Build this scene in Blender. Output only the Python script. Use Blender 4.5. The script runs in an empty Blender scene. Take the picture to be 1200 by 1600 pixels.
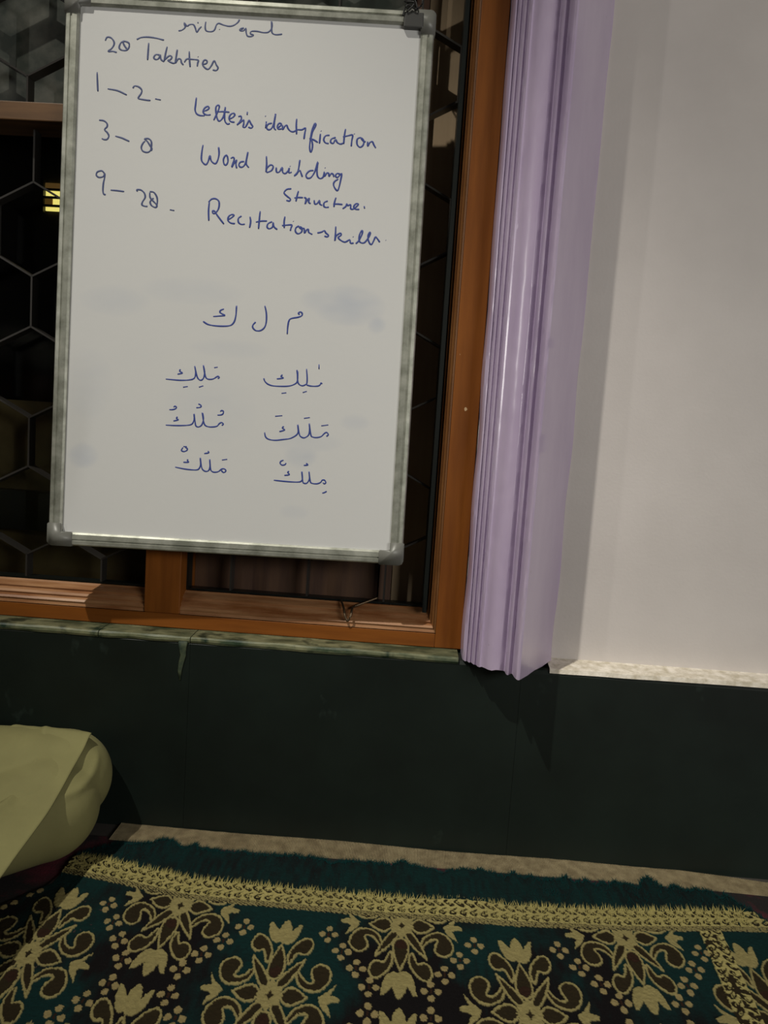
import bpy, bmesh, math, random
import numpy as np
from mathutils import Vector, Matrix, Euler, noise
random.seed(7); rng = np.random.RandomState(7)
R = math.radians
scn = bpy.context.scene
COL = scn.collection

# ---------------------------------------------------------------- camera
F = 1200.0; CY = -1.32; CZ = 0.715                     # focal length in px of the 1200x1600 frame; camera stands at (0, CY, CZ)
PITCH, YAW, ROLL = R(5.75), R(-2.02), R(3.75)
fw = Vector((math.sin(YAW)*math.cos(PITCH), math.cos(YAW)*math.cos(PITCH), -math.sin(PITCH)))
rt0 = Vector((math.cos(YAW), -math.sin(YAW), 0)); up0 = rt0.cross(fw)
rt = rt0*math.cos(ROLL) + up0*math.sin(ROLL); up = -rt0*math.sin(ROLL) + up0*math.cos(ROLL)
cam = bpy.data.objects.new('camera', bpy.data.cameras.new('camera')); COL.objects.link(cam)
CAM = Vector((0, CY, CZ))
cam.matrix_world = Matrix(((rt.x, up.x, -fw.x, CAM.x), (rt.y, up.y, -fw.y, CAM.y), (rt.z, up.z, -fw.z, CAM.z), (0, 0, 0, 1)))
cam.data.sensor_fit = 'VERTICAL'; cam.data.sensor_height = 24.0; cam.data.lens = F/1600*24.0
cam.data.clip_start = 0.02; cam.data.clip_end = 60
scn.camera = cam

# ---------------------------------------------------------------- world, lights, exposure
scn.view_settings.view_transform = 'Standard'; scn.view_settings.look = 'None'
scn.view_settings.exposure = 0.0; scn.view_settings.gamma = 1.0; scn.view_settings.use_curve_mapping = False
w = bpy.data.worlds.new('night'); scn.world = w; w.use_nodes = True
w.node_tree.nodes['Background'].inputs[0].default_value = (0.5, 0.6, 0.8, 1)
w.node_tree.nodes['Background'].inputs[1].default_value = 0.004
LP = Vector((-1.95, -2.50, 5.25))                      # the hanging lamp that throws the shadows
def lamp(name, kind, loc, energy, col, **kw):
    d = bpy.data.lights.new(name, kind); d.energy = energy; d.color = col
    for k, v in kw.items(): setattr(d, k, v)
    o = bpy.data.objects.new(name, d); COL.objects.link(o); o.location = loc; return o
key = lamp('lamp_light', 'SPOT', LP, 960, (1.0, .96, .85), spot_size=R(19.5), spot_blend=1.0, shadow_soft_size=.045)
key.rotation_euler = (Vector((-.06, 0.0, 0.27)) - LP).to_track_quat('-Z', 'Y').to_euler()
fill = lamp('fill_light', 'AREA', (1.65, -2.3, 1.15), 27, (1.0, .98, .91), shape='RECTANGLE', size=1.2, size_y=.5)  # unseen fill, added to lift the shadows
fill.rotation_euler = (Vector((-.1, 0, .6)) - fill.location).to_track_quat('-Z', 'Y').to_euler()

low = lamp('streak_light', 'AREA', (-3.9, -3.4, 1.75), 19, (1.0, .97, .92), shape='RECTANGLE', size=.10, size_y=.9)  # unseen strip added for the gloss streak on the pilaster
low.rotation_euler = (Vector((0, 0, 1.0)) - low.location).to_track_quat('-Z', 'Y').to_euler()

# ---------------------------------------------------------------- helpers
def ray(px): return rt*((px[0]-600)/F) - up*((px[1]-800)/F) + fw
def at_y(px, y):                                       # the point of the plane y = const seen at a pixel of the photograph
    d = ray(px); return CAM + d*((y-CY)/d.y)
def at_z(px, z):
    d = ray(px); return CAM + d*((z-CZ)/d.z)
def lin(*c): return tuple(((v/255+.055)/1.055)**2.4 if v > 10 else v/255/12.92 for v in c)
def obj(name, me, mat=None, parent=None, smooth=False, loc=None):
    if isinstance(me, bmesh.types.BMesh):
        bm = me; me = bpy.data.meshes.new(name); bm.to_mesh(me); bm.free()
    o = bpy.data.objects.new(name, me); COL.objects.link(o)
    if mat and not me.materials: me.materials.append(mat)
    if smooth: me.polygons.foreach_set('use_smooth', [True]*len(me.polygons))
    if parent: o.parent = parent
    if loc is not None: o.location = loc
    return o
def empty(name, loc=(0, 0, 0)):
    o = bpy.data.objects.new(name, None); COL.objects.link(o); o.location = loc; o.empty_display_size = .05; return o
def tag(o, label=None, cat=None, group=None, kind=None):
    for k, v in (('label', label), ('category', cat), ('group', group), ('kind', kind)):
        if v: o[k] = v
    return o
def box(bm, x0, x1, y0, y1, z0, z1, bev=0):
    vs = [bm.verts.new((x, y, z)) for x in (x0, x1) for y in (y0, y1) for z in (z0, z1)]
    fs = [bm.faces.new([vs[i] for i in q]) for q in ((0,1,3,2),(4,6,7,5),(0,4,5,1),(2,3,7,6),(0,2,6,4),(1,5,7,3))]
    if bev:
        es = list({e for f in fs for e in f.edges})
        bmesh.ops.bevel(bm, geom=es, offset=bev, segments=2, affect='EDGES', profile=.5)
def boxm(x0, x1, y0, y1, z0, z1, bev=0):
    bm = bmesh.new(); box(bm, x0, x1, y0, y1, z0, z1, bev); return bm
def prism(bm, prof, a, b, axis):                       # a closed 2-D outline drawn out along an axis
    def P(u, v, t): return {'z': (u, v, t), 'x': (t, u, v), 'y': (u, t, v)}[axis]
    A = [bm.verts.new(P(u, v, a)) for u, v in prof]; B = [bm.verts.new(P(u, v, b)) for u, v in prof]
    n = len(prof)
    for i in range(n): bm.faces.new((A[i], A[(i+1) % n], B[(i+1) % n], B[i]))
    bm.faces.new(A[::-1]); bm.faces.new(B); bmesh.ops.recalc_face_normals(bm, faces=bm.faces[:])
def tube(bm, pts, r, seg=8, flat=1.0, nrm=None):
    pts = [Vector(p) for p in pts]; rings = []
    for i, p in enumerate(pts):
        t = (pts[min(i+1, len(pts)-1)] - pts[max(i-1, 0)])
        if t.length < 1e-9: t = Vector((1, 0, 0))
        t.normalize(); n = nrm or (Vector((0, 0, 1)) if abs(t.z) < .9 else Vector((1, 0, 0)))
        s = t.cross(n).normalized(); n2 = s.cross(t).normalized()
        rr = r[i] if isinstance(r, (list, tuple)) else r
        rings.append([bm.verts.new(p + s*rr*math.cos(k*2*math.pi/seg) + n2*rr*flat*math.sin(k*2*math.pi/seg)) for k in range(seg)])
    for a, b in zip(rings, rings[1:]):
        for k in range(seg): bm.faces.new((a[k], a[(k+1) % seg], b[(k+1) % seg], b[k]))
    bm.faces.new(rings[0][::-1]); bm.faces.new(rings[-1])
def crom(p, n=5):
    p = [tuple(q) for q in p]
    if len(p) < 3: return p
    q = [p[0]] + p + [p[-1]]; out = []
    for i in range(1, len(q)-2):
        for k in range(n):
            t = k/n
            out.append(tuple(.5*((2*b) + (-a+c)*t + (2*a-5*b+4*c-d)*t*t + (-a+3*b-3*c+d)*t**3) for a, b, c, d in zip(q[i-1], q[i], q[i+1], q[i+2])))
    return out + [p[-1]]

# ---------------------------------------------------------------- materials
def mat(name, col, rough=.6, metal=0, spec=.5, coat=0, crough=.15):
    m = bpy.data.materials.new(name); m.use_nodes = True; b = m.node_tree.nodes['Principled BSDF']
    b.inputs['Base Color'].default_value = (*col, 1); b.inputs['Roughness'].default_value = rough
    b.inputs['Metallic'].default_value = metal; b.inputs['Specular IOR Level'].default_value = spec
    b.inputs['Coat Weight'].default_value = coat; b.inputs['Coat Roughness'].default_value = crough
    m.diffuse_color = (*col, 1); return m
def N(m, t, **kw):
    n = m.node_tree.nodes.new(t)
    for k, v in kw.items():
        if k in n.inputs: n.inputs[k].default_value = v
        else: setattr(n, k, v)
    return n
def L(m, a, b): m.node_tree.links.new(a, b)
def BS(m): return m.node_tree.nodes['Principled BSDF']
def noisy(m, c1, c2, scale=(1, 1, 1), sc=8, detail=6, lo=.35, hi=.65, bump=0, bdist=.002, bscale=None, rough=None):
    tc = N(m, 'ShaderNodeTexCoord'); mp = N(m, 'ShaderNodeMapping', Scale=scale); L(m, tc.outputs['Object'], mp.inputs[0])
    n = N(m, 'ShaderNodeTexNoise', Scale=sc, Detail=detail, Roughness=.6); L(m, mp.outputs[0], n.inputs['Vector'])
    cr = N(m, 'ShaderNodeValToRGB'); e = cr.color_ramp.elements
    e[0].position = lo; e[1].position = hi; e[0].color = (*c1, 1); e[1].color = (*c2, 1)
    L(m, n.outputs['Fac'], cr.inputs[0]); L(m, cr.outputs[0], BS(m).inputs['Base Color'])
    if bump:
        n2 = N(m, 'ShaderNodeTexNoise', Scale=bscale or sc*4, Detail=4); L(m, mp.outputs[0], n2.inputs['Vector'])
        b = N(m, 'ShaderNodeBump', Strength=bump, Distance=bdist); L(m, n2.outputs['Fac'], b.inputs['Height']); L(m, b.outputs[0], BS(m).inputs['Normal'])
    if rough:
        mr = N(m, 'ShaderNodeMapRange'); mr.inputs['To Min'].default_value = rough[0]; mr.inputs['To Max'].default_value = rough[1]
        L(m, n.outputs['Fac'], mr.inputs[0]); L(m, mr.outputs[0], BS(m).inputs['Roughness'])
    return m, cr, mp
def overlay(m, src, col, sc, lo, hi, scale=(1, 1, 1), detail=5):       # specks and stains over a base colour
    tc = N(m, 'ShaderNodeTexCoord'); mp = N(m, 'ShaderNodeMapping', Scale=scale); L(m, tc.outputs['Object'], mp.inputs[0])
    n = N(m, 'ShaderNodeTexNoise', Scale=sc, Detail=detail); L(m, mp.outputs[0], n.inputs['Vector'])
    mr = N(m, 'ShaderNodeMapRange'); mr.inputs['From Min'].default_value = lo; mr.inputs['From Max'].default_value = hi; L(m, n.outputs['Fac'], mr.inputs[0])
    mx = N(m, 'ShaderNodeMixRGB'); mx.inputs[2].default_value = (*col, 1); L(m, mr.outputs[0], mx.inputs[0]); L(m, src, mx.inputs[1])
    L(m, mx.outputs[0], BS(m).inputs['Base Color']); return mx.outputs[0]
M = {}
M['wall'], c, _ = noisy(mat('white_wall_paint', lin(205, 198, 188), .55), lin(208, 201, 197), lin(200, 193, 189), sc=5, bump=.25, bdist=.001, bscale=180)
M['chalk'], c, _ = noisy(mat('bare_white_plaster', lin(225, 215, 200), .8), lin(195, 185, 165), lin(240, 232, 220), sc=60, bump=.5, bdist=.002)
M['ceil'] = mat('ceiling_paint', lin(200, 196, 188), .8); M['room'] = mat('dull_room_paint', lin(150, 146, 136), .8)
M['lilac'], c, _ = noisy(mat('lilac_gloss_paint', lin(182, 163, 203), .3, coat=.7, crough=.2), lin(178, 160, 190), lin(194, 178, 203), scale=(1, 1, .35), sc=9, bump=.55, bdist=.0016, bscale=30, rough=(.22, .42))
overlay(M['lilac'], c.outputs[0], lin(120, 105, 110), 70, .74, .80, (1, 1, .5))
M['wood'], c, _ = noisy(mat('varnished_brown_wood', lin(120, 62, 22), .48, spec=.25), lin(108, 59, 17), lin(132, 76, 25), scale=(6, 6, .5), sc=6, bump=.15, bdist=.0008, bscale=30)
overlay(M['wood'], c.outputs[0], lin(200, 170, 130), 55, .735, .75, (1, 1, .6), 2)
M['woodx'], c, _ = noisy(mat('varnished_brown_wood_lying', lin(120, 62, 22), .48, spec=.25), lin(108, 59, 17), lin(132, 76, 25), scale=(.5, 6, 6), sc=6, bump=.15, bdist=.0008, bscale=30)
M['mould'], c, _ = noisy(mat('toplit_moulding_wood', lin(150, 104, 66), .45), lin(128, 80, 44), lin(170, 126, 88), scale=(.8, 6, 6), sc=10)  # paler than the frame: light from above is put into the colour
M['mouldz'], c, _ = noisy(mat('worn_upright_moulding_wood', lin(120, 76, 38), .45), lin(104, 64, 30), lin(134, 90, 50), scale=(6, 6, .6), sc=10)
M['mouldx'] = noisy(mat('worn_transom_wood', lin(120, 76, 38), .55), lin(92, 64, 36), lin(118, 84, 50), scale=(.6, 6, 6), sc=10)[0]
M['tan'], c, _ = noisy(mat('tan_shutter_wood', lin(150, 125, 95), .6), lin(176, 150, 118), lin(190, 165, 132), scale=(6, 6, .5), sc=6)
M['darkwood'], c, _ = noisy(mat('dark_shutter_wood', lin(70, 45, 30), .6), lin(62, 40, 30), lin(88, 62, 42), scale=(6, 6, .5), sc=6)
M['leftwood'], c, _ = noisy(mat('dusty_brown_board', lin(70, 55, 35), .8), lin(112, 90, 62), lin(152, 126, 88), sc=7)
M['frost'], c, _ = noisy(mat('frosted_pane', lin(110, 112, 106), .35), lin(62, 68, 62), lin(112, 112, 103), sc=14, lo=.4, hi=.68)
M['iron'] = mat('black_iron', lin(58, 55, 52), .38, .4)
M['ironedge'] = mat('iron_edge_strip', lin(18, 22, 20), .35, .2)
M['alu'], c, _ = noisy(mat('aluminium', lin(168, 170, 158), .42, .55), lin(140, 142, 130), lin(186, 187, 176), scale=(3, 3, 3), sc=12)
M['plastic'] = mat('grey_corner_plastic', lin(112, 112, 106), .4)
M['plasticdark'] = mat('dark_grey_plastic', lin(60, 60, 58), .5)
M['ink'] = mat('blue_marker_ink', lin(46, 64, 138), .5)
M['inkgrey'] = mat('blue_grey_marker_ink', lin(62, 74, 118), .5)
M['hookmetal'] = mat('dull_wire', lin(95, 80, 62), .4, .8)
M['blackwire'] = mat('black_wire', lin(16, 15, 15), .5)
g = mat('window_glass', (0, 0, 0)); M['glass'] = g
nt = g.node_tree; nt.nodes.remove(nt.nodes['Principled BSDF']); tr = N(g, 'ShaderNodeBsdfTransparent'); gl = N(g, 'ShaderNodeBsdfGlossy', Roughness=.12)
tr.inputs[0].default_value = (.72, .75, .72, 1); fr = N(g, 'ShaderNodeFresnel', IOR=1.3); mx = N(g, 'ShaderNodeMixShader')
L(g, fr.outputs[0], mx.inputs[0]); L(g, tr.outputs[0], mx.inputs[1]); L(g, gl.outputs[0], mx.inputs[2]); L(g, mx.outputs[0], nt.nodes['Material Output'].inputs[0])
def emis(name, col, s):
    m = mat(name, col); BS(m).inputs['Emission Color'].default_value = (*col, 1); BS(m).inputs['Emission Strength'].default_value = s; return m
# dark green-black polished dado stone
M['dado'], c, _ = noisy(mat('dark_green_stone', lin(20, 30, 26), .45, spec=.3), lin(15, 21, 18), lin(23, 33, 28), sc=2.2, detail=8, bump=.2, bdist=.0008, bscale=40, rough=(.36, .6))
d1 = overlay(M['dado'], c.outputs[0], lin(52, 64, 58), 16, .68, .84, (1, 1, .7))
M['ledge'], c, _ = noisy(mat('pale_green_ledge_stone', lin(95, 100, 78), .4), lin(52, 66, 48), lin(122, 122, 92), scale=(.4, 1, 1), sc=38, detail=8, lo=.38, hi=.62, rough=(.25, .6))
overlay(M['ledge'], c.outputs[0], lin(22, 42, 30), 20, .56, .66)
M['moss'], c, _ = noisy(mat('pale_green_drip', lin(84, 96, 66), .7), lin(30, 46, 34), lin(70, 78, 54), sc=70)
M['floor'], c, _ = noisy(mat('floor_cement', lin(60, 55, 50), .8), lin(50, 46, 42), lin(70, 66, 60), sc=6)
M['cloth'], c, _ = noisy(mat('pale_olive_cotton', lin(146, 142, 100), .85), lin(120, 116, 74), lin(130, 126, 81), sc=10, bump=.3, bdist=.0006, bscale=400)
M['skin'] = mat('skin', lin(150, 105, 78), .5); M['hair'] = mat('dark_hair', lin(20, 16, 14), .6); M['eye'] = mat('eye_white', lin(220, 215, 208), .3)
M['capw'] = mat('white_cap', lin(200, 198, 188), .8)

# ================================================================= SETTING
XL, XR, YB, ZC = -4.3, 2.6, -4.6, 5.8
tag(obj('floor', boxm(XL, XR, YB, 1.2, -.1, 0), M['floor']), 'dark cement floor under the carpets', 'floor', kind='structure')
tag(obj('ceiling', boxm(XL, XR, YB, .3, ZC, ZC+.1), M['ceil']), 'white ceiling', 'ceiling', kind='structure')
tag(obj('wall_left', boxm(XL-.1, XL, YB, .3, 0, ZC), M['room']), 'white painted side wall on the left', 'wall', kind='structure')
tag(obj('wall_right', boxm(XR, XR+.1, YB, .3, 0, ZC), M['room']), 'white painted side wall on the right', 'wall', kind='structure')
tag(obj('wall_rear', boxm(XL, XR, YB-.1, YB, 0, ZC), M['room']), 'white painted wall behind the camera', 'wall', kind='structure')
DZ = CZ - .367                                          # height of the dado's top
WZT = 2.15                                              # top of the window
bm = bmesh.new()
box(bm, .105, XR, 0, .3, DZ-.02, ZC)                    # right of the window
box(bm, XL, .105, 0, .3, WZT, ZC)                       # over the window
box(bm, XL, -.978, 0, .3, DZ-.02, WZT)
box(bm, XL, XR, 0, .3, 0, DZ-.02)
tag(obj('wall_back', bm, M['wall']), 'white painted wall to the right of the lilac pilaster', 'wall', kind='structure')

CH_T = [at_y(p, 0).z-CZ for p in ((893, 1031), (1200, 1054))]; CH_B = [at_y(p, -.0455).z-CZ for p in ((893, 1049), (1200, 1070))]
# ---- dado: dark stone slabs with a pale ledge (trim_1)
dado = tag(empty('trim_1', (0, 0, 0)), 'dark green-black stone dado along the wall above the floor', 'trim', kind='structure')
xs = [-4.3, -3.0, -2.1, -1.55, -.955, -.362, .205, .835, 1.43, 2.03, 2.6]
for a, b in zip(xs, xs[1:]):
    bm = bmesh.new(); rr = .0002
    # the top edge is slightly rounded; right of the pilaster it slopes a little lower
    y0 = -.045
    h_ = DZ-.0035 if b < .3 else CZ+CH_B[0]-.001
    prof = [(y0, 0), (y0, h_-.0085), (y0+.004, h_-.0025), (y0+.010, h_), (-.002, h_), (-.002, 0)]
    prism(bm, prof, a+rr, b-rr, 'x'); obj('stone_slab', bm, M['dado'], dado)
xs = [-1.55, -1.05, -.522, -.362, .098]
for a, b in zip(xs, xs[1:]):                            # pale worn ledge stones in front of the window frame
    bm = bmesh.new(); top = DZ+.0005
    prism(bm, [(-.0458, DZ-.010), (-.0476, DZ-.006), (-.0470, DZ-.002), (-.044, top), (-.012, top+.0005), (0.004, top+.0005), (0.004, DZ-.010)], a+.0008, b-.0008, 'x')
    bmesh.ops.subdivide_edges(bm, edges=[e for e in bm.edges if abs(e.verts[0].co.x-e.verts[1].co.x) > .05], cuts=24, use_grid_fill=True)
    for v in bm.verts:
        n = noise.noise(Vector((v.co.x*22, v.co.y*60, v.co.z*60))); v.co.z += n*.0016; v.co.y += n*.0010
    tag(obj('ledge_stone', bm, M['ledge'], dado), 'pale worn green-grey ledge stone')
# white plaster chamfer at the foot of the white wall
bm = bmesh.new(); nseg = 150; prev = None
for i in range(nseg+1):
    x = .252 + (XR-.252)*i/nseg if i > 60 else .252 + .9*i/60*.6
    n = noise.noise(Vector((x*14, 3, 0)))*.0018; sl = min(1, max(0, (x-.26)/.3))
    zt_, zb_ = CZ+CH_T[0]*(1-sl)+CH_T[1]*sl, CZ+CH_B[0]*(1-sl)+CH_B[1]*sl
    ring = [bm.verts.new(p) for p in ((x, .001, zt_+.0015), (x, -.004, zt_+n*.4), (x, -.030+n, zt_*.35+zb_*.65+n*.5+.001), (x, -.0445+n*1.5, zb_+.001+n*.7), (x, -.0462+n, zb_-.006), (x, 0.001, zb_-.006))]
    if prev:
        for k in range(6): bm.faces.new((prev[k], prev[(k+1) % 6], ring[(k+1) % 6], ring[k]))
    prev = ring
bmesh.ops.recalc_face_normals(bm, faces=bm.faces[:])
tag(obj('plaster_chamfer', bm, M['chalk'], dado), 'bright white sloping plaster edge')
# green drip below the joint
bm = bmesh.new()
p0 = at_y((286, 999), -.0472)
pts = [(p0.x+dx, -.0462, DZ-.006-dz) for dx, dz in ((0, 0), (-.0005, .012), (.001, .026), (-.002, .04), (-.004, .054), (-.003, .07))]
tube(bm, pts, [.009, .007, .005, .0045, .0035, .0012], 8, .10, Vector((0, 1, 0)))
tag(obj('drip_stain', bm, M['moss'], dado, True), 'pale green drip running from the ledge joint')

# ---- lilac fluted pilaster (trim_2)
prof = [(.104, .004), (.104, -.030), (.1055, -.044), (.108, -.049), (.1100, -.0500), (.1112, -.0475), (.1135, -.0570), (.1155, -.0590), (.1175, -.0565),
        (.1200, -.0655), (.1225, -.0680), (.1248, -.0655), (.1270, -.0755), (.1300, -.0790), (.1325, -.0785), (.1345, -.0800), (.1380, -.0850), (.1430, -.0900), (.1490, -.0940),
        (.1550, -.0966), (.1595, -.0976), (.1612, -.0972), (.1690, -.0905), (.1700, -.0920), (.1708, -.1080), (.1722, -.1120), (.1740, -.1115),
        (.1795, -.1050), (.1805, -.1070), (.1815, -.1240), (.1835, -.1310), (.1862, -.1335), (.1890, -.1320), (.2045, -.1055), (.2205, -.0778), (.2380, -.0475), (.2550, -.0185), (.2572, -.0150), (.2597, -.0120), (.2600, .004)]
bm = bmesh.new(); zs = list(np.linspace(DZ-.002, CZ+.8, 170)) + list(np.linspace(CZ+.85, 2.6, 30)); rows = []
for z in zs:
    row = []
    for i, (x, y) in enumerate(prof):
        n = noise.noise(Vector((x*40, y*40, z*7)))*.0007 + noise.noise(Vector((x*160, y*160, z*45)))*.0005
        wx = (z-DZ)*.006*(x-.105)/.15                    # it widens a trifle upwards
        dz = 0
        if z == zs[0]: dz = noise.noise(Vector((x*60, 5, 0)))*.004 - .001
        edge = noise.noise(Vector((z*9, 1, 2)))*.0022 if i >= len(prof)-2 or i < 3 else 0
        row.append(bm.verts.new((x+wx+n*.5+edge, y+n, z+dz)))
    rows.append(row)
for a, b in zip(rows, rows[1:]):
    for k in range(len(prof)-1): bm.faces.new((a[k], a[k+1], b[k+1], b[k]))
bm.faces.new(rows[0][::-1]); bm.faces.new(rows[-1]); bmesh.ops.recalc_face_normals(bm, faces=bm.faces[:])
pil = tag(obj('trim_2', bm, M['lilac']), 'glossy lilac fluted pilaster between the window and the white wall', 'trim', kind='structure')
pil.data.polygons.foreach_set('use_smooth', [True]*len(pil.data.polygons))
try: pil.data.set_sharp_from_angle(angle=R(28))
except Exception: pass

# ---- window (window_1): frame, mouldings, iron lattice, panes, shutters
win = tag(empty('window_1', (0, 0, 0)), 'brown varnished wooden window with a black hexagon grille behind the whiteboard', 'window', kind='structure')
X_OPR, X_MOR, X_FR = .037, .057, .1035                  # opening, moulding edge, outer edge of the right stile
M_L, M_R = -.461, -.397                                 # mullion
L2_R, L2_L = -.911, -.975                               # next mullion, outside the frame
ZB, ZM = CZ-.303, CZ-.340                               # opening bottom, moulding bottom
def wood(name, *a, m='wood', bev=.0015): return obj(name, boxm(*a, bev), M[m], win)
wood('frame_stile', X_MOR, X_FR, 0, .11, DZ+.0015, WZT)
wood('frame_rail', L2_L, X_MOR, 0, .11, DZ+.0015, ZM, m='woodx')
wood('frame_rail', L2_L, X_MOR, 0, .11, WZT-.07, WZT-.001, m='woodx')
wood('mullion', M_L, M_R, .001, .105, ZM, WZT-.07)
wood('mullion', L2_L, L2_R, .001, .105, ZM, WZT-.07)
wood('transom', L2_R, M_L, .004, .08, CZ+.486, CZ+.516, m='mouldx')
MP = [(0, 0), (.0035, .0), (.005, .005), (.003, .0085), (.006, .012), (.0105, .0145), (.0085, .018), (.0125, .0215), (.018, .0245), (.016, .028), (.022, .031), (.030, .034), (.034, .037)]  # (depth, rise)
def mould_h(x0, x1, z0, mit=False):                     # reeded moulding lying at the bottom of a bay
    bm = bmesh.new(); k = .5405 if mit else 0            # mitred at its right end
    A = [bm.verts.new((x0, d, z0+h)) for d, h in MP] + [bm.verts.new((x0, .034, z0))]
    B = [bm.verts.new((x1-h*k, d, z0+h)) for d, h in MP] + [bm.verts.new((x1, .034, z0))]
    n = len(A)
    for i in range(n): bm.faces.new((A[i], A[(i+1) % n], B[(i+1) % n], B[i]))
    bm.faces.new(A[::-1]); bm.faces.new(B); bmesh.ops.recalc_face_normals(bm, faces=bm.faces[:])
    tag(obj('moulding', bm, M['mould'], win), 'reeded moulding, light from above in its paler colour')
mould_h(M_R, X_MOR, ZM, True); mould_h(L2_R, M_L+.002, ZM)
bm = bmesh.new(); k = .5405                              # moulding up the right stile
A = [bm.verts.new((X_MOR-h*k, d, ZM+h)) for d, h in MP] + [bm.verts.new((X_MOR, .034, ZM))]
B = [bm.verts.new((X_MOR-h*k, d, WZT-.07)) for d, h in MP] + [bm.verts.new((X_MOR, .034, WZT-.07))]
for i in range(len(A)): bm.faces.new((A[i], A[(i+1) % len(A)], B[(i+1) % len(A)], B[i]))
bmesh.ops.recalc_face_normals(bm, faces=bm.faces[:]); obj('moulding', bm, M['mouldz'], win)

# hexagon grille: flat iron set edge-on; every bar is a piece of its own
PW, PS, PR = .139, .087, .0365; PER = 2*(PS+PR); GY0, GY1 = .036, .058; TH = .0016
def bar_mesh(name, a, b):
    a, b = Vector(a), Vector(b); t = (b-a).normalized(); n = Vector((-t.y, t.x)) * TH; bm = bmesh.new()
    vs = [[bm.verts.new((p.x+s*n.x, y, p.y+s*n.y)) for p, s in ((a, -1), (b, -1), (b, 1), (a, 1))] for y in (GY0, GY1)]
    for i in range(4): bm.faces.new((vs[0][i], vs[0][(i+1) % 4], vs[1][(i+1) % 4], vs[1][i]))
    bm.faces.new(vs[0][::-1]); bm.faces.new(vs[1]); bmesh.ops.recalc_face_normals(bm, faces=bm.faces[:])
    me = bpy.data.meshes.new(name); bm.to_mesh(me); bm.free(); me.materials.append(M['iron']); return me
BV = bar_mesh('bar_upright', (0, 0), (0, -PS)); BRr = bar_mesh('bar_rising', (0, 0), (PW/2, PR)); BLl = bar_mesh('bar_falling', (0, 0), (-PW/2, PR))
def lattice(x0, x1, z0, z1, ax, az, name):
    g = empty(name); g.parent = win; tag(g, 'black iron grille of hexagons')
    ic0, ic1 = math.floor((x0-ax)/(PW/2))-1, math.ceil((x1-ax)/(PW/2))+1
    for c in range(ic0, ic1+1):
        x = ax + c*PW/2; off = (PER/2 if c % 2 else 0)
        for r in range(-10, 12):
            z = az + off + r*PER
            for me, dx, dza, dzb in ((BV, 0, -PS, 0), (BRr, PW/2, 0, PR), (BLl, -PW/2, 0, PR)):
                xa, xb = min(x, x+dx), max(x, x+dx)
                if xa < x0-.004 or xb > x1+.004: continue
                if z+dzb > z1+.012 or z+dza < z0-.002:
                    if me is BV and z+dzb > z0+.02 and z+dzb < z1+.01:       # an upright cut off at the frame
                        l = z+dzb-max(z0, z+dza); b = bar_mesh('bar_short', (0, 0), (0, -l)); obj('grille_bar', b, None, g, loc=(x, 0, z))
                    elif me is BV and z+dza < z1-.02 and z > z1:
                        l = z1-(z+dza); b = bar_mesh('bar_short', (0, 0), (0, -l)); obj('grille_bar', b, None, g, loc=(x, 0, z1))
                    continue
                obj('grille_bar', me, None, g, loc=(x, 0, z))
    bm = bmesh.new()
    box(bm, x0-.004, x1+.004, GY0, GY1, z0-.003, z0); obj('grille_edge', bm, M['ironedge'], g)
    obj('grille_edge', boxm(x1, x1+.004, GY0-.012, GY1, z0, z1), M['ironedge'], g); obj('grille_edge', boxm(x0-.004, x0, GY0, GY1, z0, z1), M['ironedge'], g)
lattice(-.905, M_L-.004, ZB+.004, CZ+.484, -.693, CZ-.011, 'grille')
lattice(-.905, M_L-.004, CZ+.518, WZT-.075, -.707, CZ+.571, 'grille')
lattice(M_R+.004, .031, ZB+.004, WZT-.075, .031, CZ-.090, 'grille')
obj('edge_strip', boxm(.0315, .0385, .002, .105, ZB-.002, WZT-.075), M['ironedge'], win)
# panes and shutters behind the grille
tag(obj('frosted_pane', boxm(L2_R, M_L, .085, .089, CZ+.50, WZT-.07), M['frost'], win), 'grey mottled glass pane')
obj('glass_pane', boxm(L2_R, M_L, .085, .088, ZB-.02, CZ+.50), M['glass'], win)
tag(obj('frosted_pane', boxm(M_R, -.052, .085, .089, CZ+.50, WZT-.07), M['frost'], win), 'grey mottled glass pane')
obj('shutter_board', boxm(M_R, -.0525, .088, .10, ZM, CZ+.498, .001), M['darkwood'], win)
obj('shutter_stile', boxm(-.050, -.028, .075, .10, ZM, WZT-.07, .001), M['darkwood'], win)
tag(obj('shutter_board', boxm(-.0275, .056, .104, .116, ZM, WZT-.07, .001), M['tan'], win), 'tan wooden shutter board')
obj('shutter_rail', boxm(L2_R, M_L, .098, .125, CZ-.225, CZ-.150, .001), M['iron'], win)
tag(obj('shutter_board', boxm(L2_R, M_L, .13, .14, ZM, CZ+.02, .001), M['leftwood'], win), 'dusty brown board behind the grille')
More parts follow.
